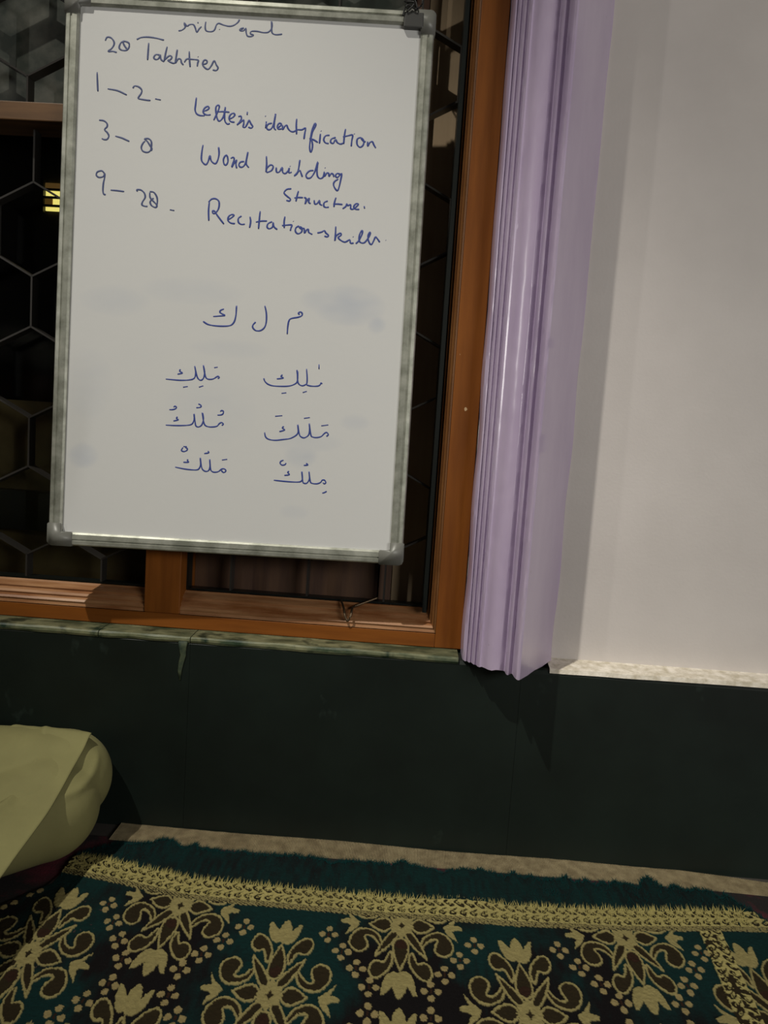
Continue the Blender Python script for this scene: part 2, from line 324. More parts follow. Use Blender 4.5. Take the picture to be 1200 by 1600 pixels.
# the outside, at night
tag(obj('trim_3', boxm(-1.6, XR, .3, 1.2, DZ-.5, ZM-.03), M['darkwood']), 'dark sill outside the window', 'trim', kind='structure')
tag(obj('wall_outside', boxm(-6, 6, 3.2, 3.3, -.1, 5), mat('night_masonry', lin(30, 22, 18), .9)), 'dark wall across the yard outside the window', 'wall', kind='structure')
pw = at_y((84, 309), 3.19)
lw = tag(empty('lit_window', (pw.x, 3.19, pw.z)), 'small yellow lit window across the dark yard, seen left of the whiteboard', 'window')
def lb(name, a, m): o = obj(name, boxm(*a), m, lw); return o
lb('window_panel', (-.045, .14, -.004, .006, -.075, .075), emis('lamp_lit_curtain', lin(255, 232, 130), 1.6))
lb('window_panel', (-.045, -.002, -.012, -.005, -.055, -.01), emis('lamp_lit_shade', lin(150, 110, 50), .35))
lb('window_panel', (-.045, .14, -.012, -.005, .045, .078), emis('lamp_lit_shade_top', lin(150, 110, 60), .4))
for z in (-.052, -.006, .038): lb('window_bar', (-.055, .15, -.03, -.018, z-.006, z+.006), M['blackwire'])
for x in (-.055, .15): lb('window_frame', (x-.008, x+.008, -.03, 0, -.09, .09), M['blackwire'])

# ================================================================= WHITEBOARD
BC = Vector((-.3085, -.0384, CZ+.2299)); BW, BH = .592, .893
BM = Matrix.Rotation(R(2.26), 4, 'Z') @ Matrix.Rotation(R(-2.35), 4, 'X') @ Matrix.Rotation(R(-.36), 4, 'Y')
bd = tag(empty('whiteboard', BC), 'tall aluminium-framed whiteboard with blue handwriting hanging on the window', 'whiteboard')
bd.rotation_euler = BM.to_euler()
BI = (Matrix.Translation(BC) @ BM).inverted(); BD = 0.016
def bpt(px):                                            # pixel -> board coordinates on its writing face
    o = BI @ CAM; d = (BI.to_3x3() @ ray(px)); t = (-.0 - o.y)/d.y; p = o + d*t; return (p.x, p.z)
FWD = .0215
nx, nz = 150, 220; bm = bmesh.new()
smud = [((545, 478), 62, 34, .55), ((588, 508), 16, 14, .6), ((505, 470), 40, 20, .35), ((470, 712), 28, 22, .45), ((130, 712), 26, 22, .5), ((180, 470), 60, 26, .25), ((300, 455), 90, 22, .22),
        ((360, 545), 70, 16, .2), ((330, 640), 80, 60, .14), ((555, 660), 26, 14, .3), ((140, 600), 40, 60, .16), ((480, 690), 60, 18, .25), ((460, 800), 26, 12, .25)]
sm = [(bpt(c), a/1000, b/1000, s) for c, a, b, s in smud]
px_, py_ = BW/2-FWD+.002, BH/2-FWD+.002
me = bpy.data.meshes.new('writing_panel')
vv = [(-px_+2*px_*i/nx, -.0005, -py_+2*py_*j/nz) for j in range(nz+1) for i in range(nx+1)]
ff = [(j*(nx+1)+i, j*(nx+1)+i+1, (j+1)*(nx+1)+i+1, (j+1)*(nx+1)+i) for j in range(nz) for i in range(nx)]
b0 = len(vv); vv += [(-px_, .008, -py_), (px_, .008, -py_), (px_, .008, py_), (-px_, .008, py_)]; ff.append((b0, b0+3, b0+2, b0+1))
me.from_pydata(vv, [], ff); at = me.color_attributes.new('tint', 'FLOAT_COLOR', 'POINT')
base = np.array(lin(206, 206, 205)); blue = np.array(lin(160, 170, 190)); cols = []
for x, y, z in vv:
    s = 0
    for (cx, cz), a, b, k in sm:
        n = 1 + .5*noise.noise(Vector((x*30, z*60, 0)))
        d = ((x-cx)/a)**2 + ((z-cz)/b)**2; s = max(s, k*n*max(0, 1-d)**.7) if d < 1 else s
    s += .06*max(0, noise.noise(Vector((x*9, z*16, 4)))); s = min(.6, max(0, s*.6)); c_ = base*(1-s)+blue*s; cols += [*c_, 1]
at.data.foreach_set('color', np.array(cols, dtype=np.float32))
mb = mat('whiteboard_enamel', lin(206, 206, 205), .38, spec=.4); a_ = N(mb, 'ShaderNodeVertexColor', layer_name='tint'); L(mb, a_.outputs[0], BS(mb).inputs['Base Color'])
tcn = N(mb, 'ShaderNodeTexCoord'); nn = N(mb, 'ShaderNodeTexNoise', Scale=90.0, Detail=2.0); L(mb, tcn.outputs['Object'], nn.inputs['Vector'])
bb = N(mb, 'ShaderNodeBump', Strength=.12, Distance=.001); L(mb, nn.outputs['Fac'], bb.inputs['Height']); L(mb, bb.outputs[0], BS(mb).inputs['Normal'])
panel = obj('writing_panel', me, mb, bd)
# aluminium frame: four profiled rails
FP = [(0, .010), (0, -.004), (.002, -.0065), (.0075, -.0070), (.0085, -.0050), (.0100, -.0050), (.0110, -.0068), (.0185, -.0062), (.0215, -.0035), (.0215, .0002), (.0215, .010)]  # (inwards, depth)
def frail(p, q, inw):                                   # p, q ends in board x/z; inw inward direction
    bm = bmesh.new(); p, q, inw = Vector(p), Vector(q), Vector(inw); t = (q-p).normalized()
    A = [bm.verts.new((p.x+inw.x*d+t.x*d, y, p.y+inw.y*d+t.y*d)) for d, y in FP]; B = [bm.verts.new((q.x+inw.x*d-t.x*d, y, q.y+inw.y*d-t.y*d)) for d, y in FP]
    for i in range(len(A)): bm.faces.new((A[i], A[(i+1) % len(A)], B[(i+1) % len(A)], B[i]))
    bm.faces.new(A[::-1]); bm.faces.new(B); bmesh.ops.recalc_face_normals(bm, faces=bm.faces[:]); obj('frame_rail', bm, M['alu'], bd)
hx, hz = BW/2, BH/2
frail((-hx, -hz), (hx, -hz), (0, 1)); frail((-hx, hz), (hx, hz), (0, -1)); frail((-hx, -hz), (-hx, hz), (1, 0)); frail((hx, -hz), (hx, hz), (-1, 0))
for sx in (-1, 1):                                      # plastic corner caps, L-shaped
    for sz in (-1, 1):
        bm = bmesh.new(); e = .0018; Lx, Lz = .040, .036; wd = .024
        o = [(-e, -e), (Lx, -e), (Lx, wd), (wd, wd), (wd, Lz), (-e, Lz), (-e, .004)]
        o = [(.004, -e), (Lx, -e), (Lx, wd-.002), (wd-.002, wd-.002), (wd-.002, Lz), (-e, Lz), (-e, .004)]
        pts = [(sx*(hx-u), sz*(hz-v)) for u, v in o]
        A = [bm.verts.new((u, -.0085, v)) for u, v in pts]; B = [bm.verts.new((u, .012, v)) for u, v in pts]
        for i in range(len(A)): bm.faces.new((A[i], A[(i+1) % len(A)], B[(i+1) % len(A)], B[i]))
        bm.faces.new(A[::-1]); bm.faces.new(B); bmesh.ops.recalc_face_normals(bm, faces=bm.faces[:])
        bmesh.ops.bevel(bm, geom=[ed for ed in bm.edges], offset=.0014, segments=2, affect='EDGES')
        tag(obj('corner_cap', bm, M['plastic'], bd, True), 'grey plastic corner cap')
# hanger: clip and tangled black wire at the top right corner
bm = bmesh.new(); box(bm, hx-.050, hx-.018, -.0095, .008, hz-.028, hz-.004, .002)
tag(obj('hanging_clip', bm, M['plasticdark'], bd), 'dark plastic hanging clip')
bm = bmesh.new()
q = [(hx-.052, -.010, hz-.012), (hx-.046, -.012, hz+.004), (hx-.030, -.012, hz-.002), (hx-.036, -.006, hz+.018), (hx-.048, .004, hz+.010), (hx-.028, .008, hz+.012), (hx-.022, .015, hz+.03), (hx-.040, .022, hz+.06), (hx-.036, .04, hz+.10)]
tube(bm, crom(q, 5), .0014, 6); q = [(hx-.046, -.011, hz-.006), (hx-.034, -.013, hz+.008), (hx-.050, -.004, hz+.014), (hx-.040, .002, hz+.020)]
tube(bm, crom(q, 5), .0013, 6); tag(obj('hanging_wire', bm, M['blackwire'], bd, True), 'tangled black wire')

# handwriting: every stroke follows the writing on the board
def writing(label, crop, strokes, m='ink', r=.00145):
    ox, oy, s = crop; bm = bmesh.new()
    for st in strokes:
        if len(st) == 1: st = [(st[0][0]-2, st[0][1]-2), (st[0][0]+2, st[0][1]+2)]
        pts = [bpt((ox+x/s, oy+y/s)) for x, y in crom(st, 4)]
        n = len(pts); rr = [r*(.8+.25*abs(math.sin(i*.35+len(st)))) * (1 if 0 < i < n-1 else .75) for i in range(n)]
        tube(bm, [(x, -.0006, z) for x, z in pts], rr, 8, .22, Vector((0, 1, 0)))
    tag(obj('handwriting', bm, M[m], bd, True), label)
A_ = (140, 20, 5.4545)
writing('small blue-grey scribbled script line at the top edge', (270, 20, 6.667), [
 [(60,190),(100,180),(130,150),(120,105),(150,140),(175,125),(215,125),(235,160),(250,205),(275,170),(300,145)],
 [(345,95),(338,150),(350,190),(400,198),(435,180),(455,130),(480,112),(530,130),(590,142),(640,130),(680,100),(695,72)],
 [(740,160),(710,165),(700,185),(735,190),(760,165),(765,210),(780,245),(820,248),(840,235),(810,220),(820,195),(880,195),(940,208),(990,205),(1020,180),(1035,140),(1028,90),(1030,160),(1035,210),(1070,230),(1140,225)],
 [(262,98),(265,112)], [(486,173),(489,178)], [(118,110),(128,140),(140,150)], [(735,165),(715,180)]], 'inkgrey', .0013)
writing('blue handwriting reading "28 Takhties"', A_, [
 [(135,240),(150,210),(180,213),(205,240),(210,270),(190,305),(160,330),(200,330),(232,340)],
 [(300,245),(270,255),(253,295),(270,318),(310,322),(335,300),(338,265),(315,248),(285,245),(300,285),(328,320)],
 [(403,230),(440,212),(500,208),(570,218),(635,235)], [(505,258),(500,330),(495,405)],
 [(600,362),(565,358),(548,385),(568,400),(592,388),(603,360),(610,400),(637,418)],
 [(662,290),(648,350),(637,415)], [(640,402),(680,368),(702,378),(690,400),(668,408),(700,427),(725,433)],
 [(748,315),(740,370),(730,432),(755,395),(778,400),(783,425),(800,447)],
 [(850,330),(852,400),(858,465)], [(808,425),(830,395),(870,398),(925,405),(922,430),(918,460)], [(924,375),(927,379)],
 [(967,440),(995,433),(1002,412),(978,405),(963,440),(983,470),(1012,482),(1040,450),(1062,410),(1080,445),(1095,472),(1080,493),(1050,488)]], 'inkgrey')
writing('blue handwriting reading "1 - 2 -"', A_, [[(65,507),(68,590),(72,672)], [(155,650),(240,665),(318,703)],
 [(370,645),(385,625),(420,633),(445,660),(440,690),(415,728),(440,738),(520,750)], [(560,735),(608,745)]], 'inkgrey')
writing('blue handwriting reading "Letter\'s"', (290, 140, 7.5), [
 [(127,95),(118,180),(112,240),(130,285),(170,305),(225,308)],
 [(207,255),(250,242),(276,218),(260,198),(225,218),(205,258),(225,290),(260,300),(295,295)],
 [(330,362),(360,300),(390,230),(395,195),(375,185),(355,215),(360,290),(375,350),(395,370),(425,350),(450,300),(467,205),(457,290),(462,370),(490,405),(520,398)],
 [(385,262),(450,260),(515,268)], [(512,345),(550,330),(577,300),(560,278),(525,298),(510,340),(528,375),(575,385)],
 [(618,320),(645,313),(655,340),(632,385),(602,418),(650,380),(680,358),(682,400),(675,438),(700,442),(730,390),(745,360),(765,400),(787,435),(765,452),(735,440)], [(725,262),(722,300)]])
I_ = (400, 160, 6.0)
writing('blue handwriting reading "identification"', I_, [
 [(97,180),(90,245)], [(87,128),(91,133)], [(150,197),(115,205),(100,240),(120,258),(150,240),(172,180),(184,108),(172,190),(170,240),(187,262)],
 [(200,238),(225,225),(238,205),(218,197),(200,225),(210,250),(240,250)], [(248,212),(250,256),(268,228),(288,215),(300,245),(325,272),(355,275),(385,258),(430,258),(464,242),(456,300),(450,346)],
 [(382,155),(378,220),(381,302)],
 [(500,340),(540,352),(580,378)], [(512,350),(530,280),(560,218),(551,200),(530,250),(513,330),(503,420),(512,466),(524,450),(530,400),(520,345)],
 [(604,295),(600,340),(595,388)], [(609,268),(612,272)], [(690,310),(652,315),(635,350),(650,380),(682,388)],
 [(748,330),(707,345),(700,375),(725,385),(745,350),(762,378),(790,392),(815,385)], [(840,250),(828,320),(822,392)], [(815,325),(860,315),(905,308),(898,360),(893,414)], [(920,295),(924,299)],
 [(985,330),(950,345),(948,395),(975,422),(1005,400),(1010,360),(985,335),(1002,362),(1028,372)], [(1046,368),(1048,412),(1065,380),(1090,370),(1105,400),(1123,430)]])
writing('blue handwriting reading "Word"', (300, 210, 7.5), [
 [(130,125),(115,220),(112,300),(135,340),(165,355),(190,320),(212,250),(225,310),(270,345),(300,310),(318,230),(312,150)],
 [(395,245),(370,290),(375,345),(400,360),(422,320),(415,262),(395,240)], [(455,285),(480,270),(495,290),(480,340),(468,385),(495,340),(522,303),(515,350),(525,400)],
 [(612,320),(570,325),(550,360),(570,385),(605,375),(632,325),(656,208),(640,290),(637,350),(667,392)]])
writing('blue handwriting reading "building"', I_, [
 [(98,505),(100,580),(95,655),(102,620),(135,588),(161,600),(150,635),(120,653),(97,657)],
 [(190,610),(193,653),(220,652),(246,612),(250,655),(275,668),(303,640),(311,615),(308,660),(336,655)], [(319,598),(322,602)],
 [(412,540),(400,620),(385,668),(358,690),(380,668),(410,640),(424,670),(435,700)],
 [(540,640),(500,645),(470,680),(480,710),(515,705),(552,650),(581,558),(572,640),(577,692),(600,715),(630,700),(641,652),(641,695),(665,663),(681,668),(686,695),(706,668),(724,678),(730,702)],
 [(790,675),(760,668),(745,690),(765,705),(802,668),(792,740),(770,822),(750,820),(728,780),(735,745),(772,720)], [(647,613),(650,617)]])
S_ = (430, 285, 6.316)
writing('blue handwriting reading "Structre."', S_, [
 [(160,65),(115,70),(88,105),(120,140),(150,165),(140,185),(110,178)], [(230,85),(215,140),(205,190)], [(188,155),(230,150),(275,152)],
 [(285,150),(305,163),(295,215),(312,180),(337,158),(330,195),(350,212)], [(385,175),(390,212),(415,210),(436,180),(441,215),(465,228)],
 [(520,185),(485,200),(480,235),(500,248),(530,245)], [(600,150),(585,200),(580,245)], [(572,215),(620,215),(665,220)],
 [(665,262),(698,237),(706,212),(716,230),(745,222),(745,260),(770,265),(800,242),(820,217),(797,212),(775,240),(790,265),(830,268)], [(878,235),(882,260)]])
writing('blue handwriting reading "Recitation"', (300, 280, 7.5), [
 [(205,260),(195,370),(198,490)], [(195,272),(230,235),(275,230),(315,260),(318,320),(300,370),(265,402),(243,395),(245,372),(268,380),(300,430),(375,528)],
 [(430,472),(465,452),(492,425),(465,416),(430,440),(423,485),(455,515),(505,522)], [(582,433),(545,460),(545,505),(575,530),(620,528)], [(680,440),(688,500),(675,572)],
 [(800,375),(790,470),(780,585)], [(748,505),(810,492),(880,492)], [(940,500),(895,520),(880,560),(905,582),(945,560),(952,510),(962,560),(1000,592)],
 [(1090,438),(1080,500),(1082,575)], [(1055,545),(1100,540),(1168,538),(1160,575),(1152,608)], [(1187,493),(1190,497)]])
writing('blue handwriting reading "on" at the end of the word', S_, [
 [(235,430),(205,450),(200,485),(225,508),(260,490),(263,450),(235,438),(257,460),(285,455),(290,500),(310,470),(326,465),(332,495),(367,515)]])
writing('blue handwriting reading "skills."', S_, [
 [(415,500),(455,492),(485,478),(500,500),(527,525),(510,538),(485,530)], [(598,435),(595,510),(590,578),(602,530),(640,503),(652,520),(622,545),(650,575),(690,590),(735,568),(743,600),(775,600)],
 [(768,536),(772,540)], [(795,607),(830,570),(860,502),(855,476),(832,520),(830,580),(860,600),(892,585),(935,522),(935,493),(915,530),(925,590),(950,614),(975,570),(990,540),(1010,560),(1032,592)], [(1091,571),(1093,573)]])
N_ = (135, 170, 7.5)
writing('blue handwriting reading "3 - 8"', N_, [[(150,135),(200,140),(240,170),(245,210),(215,245),(245,280),(265,320),(245,358),(210,362),(182,350)], [(340,322),(420,345),(505,385)],
 [(680,355),(722,350),(757,375),(765,420),(752,490),(710,512),(660,495),(645,450),(668,400),(690,380)], [(680,352),(715,385),(745,430),(770,470),(758,495)]], 'inkgrey')
writing('blue handwriting reading "9 - 28 -"', N_, [[(212,757),(180,728),(130,742),(118,780),(150,805),(200,795),(216,762),(214,810),(200,880),(195,960),(205,1000),(228,1008)], [(285,955),(360,960),(445,972)],
 [(600,972),(593,950),(640,953),(680,990),(690,1040),(660,1090),(652,1125),(680,1142),(718,1145)],
 [(745,978),(748,1040),(790,1090),(827,1130),(815,1157),(770,1140),(748,1100),(765,1065),(790,1050)], [(745,972),(790,980),(825,1030),(833,1090),(822,1150)], [(980,1185),(1032,1195)]], 'inkgrey')
K_ = (310, 465, 6.667)
writing('large blue Arabic letter kaf on its own', K_, [[(398,85),(392,180),(375,250),(340,288),(280,298),(180,295),(100,280),(50,248)], [(268,120),(235,132),(225,155),(262,178),(270,188),(155,198)]], r=.0014)
writing('large blue Arabic letter lam on its own', K_, [[(692,85),(708,160),(708,250),(690,310),(650,343),(600,345),(568,315),(570,285),(598,255)]], r=.0014)
writing('large blue Arabic letter mim on its own', K_, [[(1055,178),(1042,165),(1060,150),(1080,163),(1078,188),(1040,205),(970,218),(945,240),(932,300),(926,382)]], r=.0014)
def arab(lbl, crop, st): writing(lbl, crop, st, r=.00125)
arab('blue Arabic word, top of the left column', (250, 560, 10.909), [
 [(985,345),(1012,325),(990,305),(960,320),(910,350),(850,358),(800,345),(770,290),(740,115),(762,230),(752,310),(730,355),(695,374),(660,355),(630,300),(592,130),(610,230),(600,310),(570,350),(500,368),(400,374),(280,370),(100,353)],
 [(350,185),(338,220),(385,250),(300,270)], [(925,160),(985,150)], [(395,492),(475,480)], [(665,492),(740,468)]])
arab('blue Arabic word, top of the right column', (400, 560, 10), [
 [(1035,400),(1015,385),(1005,410),(970,432),(900,436),(840,430),(790,415)], [(790,165),(800,300),(795,390),(775,410),(730,428),(685,415),(655,370),(645,250),(640,180)],
 [(655,200),(648,350),(610,400),(520,432),(400,437),(270,430),(190,405),(140,360),(122,310)], [(1010,390),(1035,395)], [(415,255),(392,285),(430,308),(325,322)], [(985,95),(985,170)], [(400,547),(475,538)], [(730,535),(795,515)]])
arab('blue Arabic word, middle of the left column', (250, 625, 10.909), [
 [(1055,435),(1080,410),(1050,385),(1010,405),(975,445),(900,460),(820,455),(765,425),(738,340),(722,215),(742,310),(728,390),(700,440),(650,460),(610,435),(597,350),(580,235),(584,320),(560,395),(510,425),(400,435),(250,435),(100,428)],
 [(300,285),(283,315),(315,338),(230,358)], [(235,125),(255,106),(282,125),(265,150),(215,165),(160,165)], [(655,68),(692,85),(702,110),(680,128),(620,132)], [(1030,200),(1050,180),(1082,195),(1075,235),(1040,255),(980,258)]])
arab('blue Arabic word, middle of the right column', (400, 640, 10), [
 [(1100,420),(1130,392),(1105,358),(1070,372),(1020,420),(950,437),(890,430),(857,395),(832,215),(838,320),(820,400),(760,440),(710,430),(677,385),(652,235),(658,340),(635,395),(540,450),(430,467),(300,480),(200,465),(150,425),(135,355)],
 [(435,262),(413,290),(450,318),(365,345)], [(300,105),(412,95)], [(750,138),(842,125)], [(1020,255),(1130,240)]])
arab('blue Arabic word, bottom of the left column', (260, 690, 10.909), [
 [(935,488),(970,526),(1005,515),(1012,488),(985,465),(940,470),(890,510),(830,522),(780,510),(752,460),(740,300),(747,400),(730,480),(690,508),(640,495),(602,440),(578,275),(584,380),(565,450),(520,482),(420,480),(300,465),(150,435)],
 [(365,300),(363,330),(380,352),(290,352)], [(948,315),(1038,302)], [(708,160),(722,190),(645,205)], [(290,85),(350,85)], [(285,98),(258,150),(300,170),(350,150),(355,115),(320,100)]])
arab('blue Arabic word, bottom of the right column', (415, 710, 10.909), [
 [(1000,508),(975,480)], [(1000,505),(1027,480),(1005,440),(965,440),(940,475),(880,500),(800,495),(762,460),(740,290),(750,400),(735,450),(700,492),(650,490),(632,450),(618,290),(630,400),(610,455),(540,472),(350,462),(140,440)],
 [(400,285),(378,310),(408,345),(320,358)], [(690,150),(720,180),(650,188)], [(308,100),(265,115),(248,150),(280,182),(330,175),(350,145)], [(965,660),(1005,650),(1042,628)]])

# ---- wire hook hanging on the bottom moulding
hk = at_y((543, 966), -.004); h0 = at_y((533, 938), .03); h1 = at_y((553, 948), .02); h2 = at_y((590, 934), .04)
bm = bmesh.new()
tube(bm, crom([h0, at_y((537, 950), .006), at_y((539, 962), -.004), at_y((543, 970), -.006), at_y((548, 962), -.004), at_y((550, 952), .004), h1, at_y((568, 942), .03), h2], 6), .0021, 8)
tag(obj('wire_hook', bm, M['hookmetal'], None, True), 'small bent wire hook hanging over the moulding under the whiteboard', 'hook')

# ================================================================= CARPETS
M['selv'], c, _ = noisy(mat('beige_jute_ribs', lin(160, 145, 112), .9), lin(124, 110, 82), lin(156, 142, 110), sc=60)
M['crimson'], c, _ = noisy(mat('crimson_pile', lin(96, 20, 38), .95), lin(16, 7, 7), lin(84, 14, 32), sc=9, lo=.50, hi=.66, bump=.6, bdist=.003, bscale=300)  # near-black tone puts the shade beside the seated person into the pile
cp = tag(empty('carpet', (0, -.045, 0)), 'worn crimson carpet, darkened for the shade beside the person, with a ribbed beige edge against the wall, under the patterned rug', 'carpet')
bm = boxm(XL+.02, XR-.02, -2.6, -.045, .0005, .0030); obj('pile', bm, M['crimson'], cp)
bm = bmesh.new(); x = -.472                              # the ribbed selvedge
while x < .66:
    y0, y1 = -.002-.004*noise.noise(Vector((x*5, 0, 0))), -.055-.003*noise.noise(Vector((x*7, 5, 0))); wv = .0012
    if x > .50: y0 -= (x-.5)*.10
    sk = .0035*noise.noise(Vector((x*3, 9, 0)))
    zt = .0054 + .0005*noise.noise(Vector((x*60, 0, 3)))
    P_ = [(x, .0031, 0), (x+.0003, zt-.0008, 0), (x+wv, zt, 0), (x+.0021, zt-.0008, 0), (x+.0024, .0031, 0)]
    a = [bm.verts.new((u, y0, z)) for u, z, _ in P_]; b = [bm.verts.new((u+sk, y1, z)) for u, z, _ in P_]
    for k in range(4): bm.faces.new((a[k], a[k+1], b[k+1], b[k]))
    bm.faces.new(a[::-1]); bm.faces.new(b); x += .0027
bmesh.ops.recalc_face_normals(bm, faces=bm.faces[:])
tag(obj('selvedge', bm, M['selv'], cp), 'ribbed beige woven edge', kind='stuff')

# ---- the patterned rug: pattern drawn in metres on the rug
RX0, RX1 = -.62, .66
gx = np.arange(RX0, RX1, .00125); gy = np.concatenate([np.arange(-.055, -.50, -.00125), np.arange(-.50, -.86, -.0035)])
GX, GY = np.meshgrid(gx, gy); SHF = .009           # the pile stands a little above the floor
warp = np.interp(GX, [-.62, -.50, -.43, -.30, 0, .2, .35, .52, .66], [.045, .036, .026, .002, -.002, 0, .014, .040, .052])
PX, PY = GX, GY + SHF - warp*np.interp(GY, [-.8, -.5, -.2], [.6, 1, 1]) - .003*np.sin(GX*9)
C = {k: np.array(lin(*v)) for k, v in dict(teal=(6, 34, 33), black=(12, 9, 10), cream=(130, 120, 78), pink=(130, 116, 78), brown=(36, 29, 15), red=(40, 24, 15), yellow=(150, 140, 88), band=(30, 25, 13)).items()}
def fbm(x, y, s, seed=0):
    r = np.random.RandomState(seed); g = r.rand(64, 64); out = 0; amp = 1; tot = 0
    for o in range(4):
        u, v = x*s, y*s; i, j = np.floor(u).astype(int), np.floor(v).astype(int); fu, fv = u-i, v-j; fu = fu*fu*(3-2*fu); fv = fv*fv*(3-2*fv)
        q = lambda a, b: g[a % 64, b % 64]
        out = out + amp*((q(i, j)*(1-fu)+q(i+1, j)*fu)*(1-fv)+(q(i, j+1)*(1-fu)+q(i+1, j+1)*fu)*fv); tot += amp; amp *= .5; s *= 2.1
    return out/tot
n1 = fbm(GX+3, GY+3, 5.5, 1); n2 = fbm(GX+3, (GY+3)*.25, 160, 2); n3 = fbm(GX+3, GY+3, 300, 3)
bias = np.interp(GX, [-.6, -.2, -.09, -.03, .06, .10, .17, .21, .31, .36, .66], [.10, .08, .04, -.12, -.12, .08, .08, -.12, -.12, .10, .10])
t = np.clip((n1+bias-.42)/.16 + (n2-.5)*.9, 0, 1)[..., None]
rgb = C['black']*(1-t) + C['teal']*t
hgt = np.zeros(GX.shape)
jx = PX + (n3-.5)*.0022; jy = PY + (fbm(GX+9, GY+3, 300, 4)-.5)*.0035       # fuzzy woven edges
def put(mask, col, h=0.0):
    rgb[mask] = C[col]; hgt[mask] = h
def chaikin(p, n=2):
    p = [tuple(q) for q in p]
    for _ in range(n):
        p = [r for a, b in zip(p, p[1:]+p[:1]) for r in ((a[0]*.75+b[0]*.25, a[1]*.75+b[1]*.25), (a[0]*.25+b[0]*.75, a[1]*.25+b[1]*.75))]
    return p
def stamp(poly, ox, oy, fill, line=None, lw=.0015, clip=None):
    P = [(ox+x/1000, oy+y/1000) for x, y in poly]; xs_ = [p[0] for p in P]; ys_ = [p[1] for p in P]
    m = .006; i0, i1 = np.searchsorted(gx, [min(xs_)-m, max(xs_)+m]); 
    rows = np.where((gy < max(ys_)+.07) & (gy > min(ys_)-.03))[0]
    if i1 <= i0 or len(rows) == 0: return
    sl = (slice(rows[0], rows[-1]+1), slice(i0, i1)); X, Y = jx[sl], jy[sl]
    ins = np.zeros(X.shape, bool); dist = np.full(X.shape, 9.0)
    for (ax, ay), (bx, by) in zip(P, P[1:]+P[:1]):
        c_ = ((ay > Y) != (by > Y)); den = (by-ay) if by != ay else 1e-9; ins ^= c_ & (X < (bx-ax)*(Y-ay)/den+ax)
        if line:
            dx, dy = bx-ax, by-ay; l2 = dx*dx+dy*dy+1e-12; tt = np.clip(((X-ax)*dx+(Y-ay)*dy)/l2, 0, 1); dist = np.minimum(dist, np.hypot(X-ax-tt*dx, (Y-ay-tt*dy)*.72))
    ok = np.ones(X.shape, bool) if clip is None else clip(X, Y)
    a, b = rgb[sl], hgt[sl]
    if fill: a[ins & ok] = C[fill]; b[ins & ok] = .0006 if fill != 'cream' else .0014
    if line: q = (dist < lw) & ok; a[q] = C[line]; b[q] = .0016
SH = dict(Pup=[(0,27),(-9,32),(-12,48),(-8,72),(-1,95),(-1,95),(6,76),(11,53),(8,34)], Pd=[(6,15),(5,22),(10,34),(19,49),(35,69),(35,69),(31,51),(26,38),(19,22),(12,12)],
 Pr=[(13,3),(22,16),(33,13),(47,0),(47,0),(36,-11),(25,-16),(15,-7)], Ct=[(15,54),(11,68),(12,84),(19,101),(30,113),(38,112),(43,99),(40,84),(32,77),(24,83),(20,74)],
 Cr=[(27,48),(28,34),(34,20),(46,12),(59,12),(68,22),(73,37),(72,51),(63,62),(53,61),(46,52),(48,39),(53,29),(46,25),(37,32),(31,44)])
TUL = [(-25,142),(-24,122),(-18,104),(-10,98),(-4,101),(0,97),(7,96),(15,104),(19,118),(22,141),(17,141),(12,132),(9,124),(7,136),(3,146),(-1,149),(-5,145),(-8,136),(-10,126),(-15,134),(-20,141)]
BUD = [(82,30),(72,14),(60,2),(65,-13),(80,-29),(76,-14),(73,-8),(78,-4),(87,-3),(88,3),(84,6),(75,8),(79,18)]
def mir(p, a, b): return [(x*a, y*b) for x, y in p]
top = lambda X, Y: Y < -.236
def medallion(cx, cy):
    star = [(0,30),(7,17),(16,15),(13,5),(18,0),(13,-5),(16,-15),(7,-17),(0,-30),(-7,-17),(-16,-15),(-13,-5),(-18,0),(-13,5),(-16,15),(-7,17)]
    for a in (-1, 1):
        for b in (-1, 1):
            for k in ('Ct', 'Cr'): stamp(chaikin(mir(SH[k], a, b)), cx, cy, 'brown', 'cream', clip=top)
            stamp(chaikin(mir(SH['Pd'], a, b), 1), cx, cy, 'brown', 'cream', clip=top)
    for b in (-1, 1):
        stamp(chaikin(mir(SH['Pup'], 1, b), 1), cx, cy, 'brown', 'cream', clip=top); stamp(chaikin(mir(SH['Pr'], b, 1), 1), cx, cy, 'brown', 'cream', clip=top)
        stamp(TUL if b > 0 else mir(TUL, 1, -1), cx, cy, 'cream', clip=top); stamp(mir(BUD, b, 1), cx, cy, 'cream', clip=top)
    stamp(star, cx, cy, 'cream', clip=top)
    for p in (SH['Pup'],): pass
    for a in (-1, 1):
        stamp(mir([(7,17),(8,22),(12,31),(20,42),(28,55),(26,44),(23,36),(17,24),(12,16)], a, 1), cx, cy, 'brown', clip=top); stamp(mir([(7,17),(8,22),(12,31),(20,42),(28,55),(26,44),(23,36),(17,24),(12,16)], a, -1), cx, cy, 'brown', clip=top)
        stamp(mir([(17,3),(23,12),(32,9),(40,0),(33,-7),(24,-11),(18,-5)], a, 1), cx, cy, 'brown', clip=top)
        stamp(mir([(0,31),(-7,36),(-9,48),(-5,66),(-1,82),(4,68),(8,52),(6,37)], 1, a), cx, cy, 'brown', clip=top)
        stamp(mir([(0,31),(-7,36),(-9,46),(0,52),(8,48),(6,37)], 1, a), cx, cy, 'red', clip=top)
    stamp([(-6,0),(-2,3),(0,9),(2,3),(6,0),(2,-3),(0,-9),(-2,-3)], cx, cy, 'brown', clip=top)
DX, DY = .326, .312; CX0, CYB, CYA = -.135, -.417, -.258
FL = [(-60,127),(-82,93),(-104,62),(-123,29),(-124,-17),(-104,-52),(-82,-84),(-60,-118)]
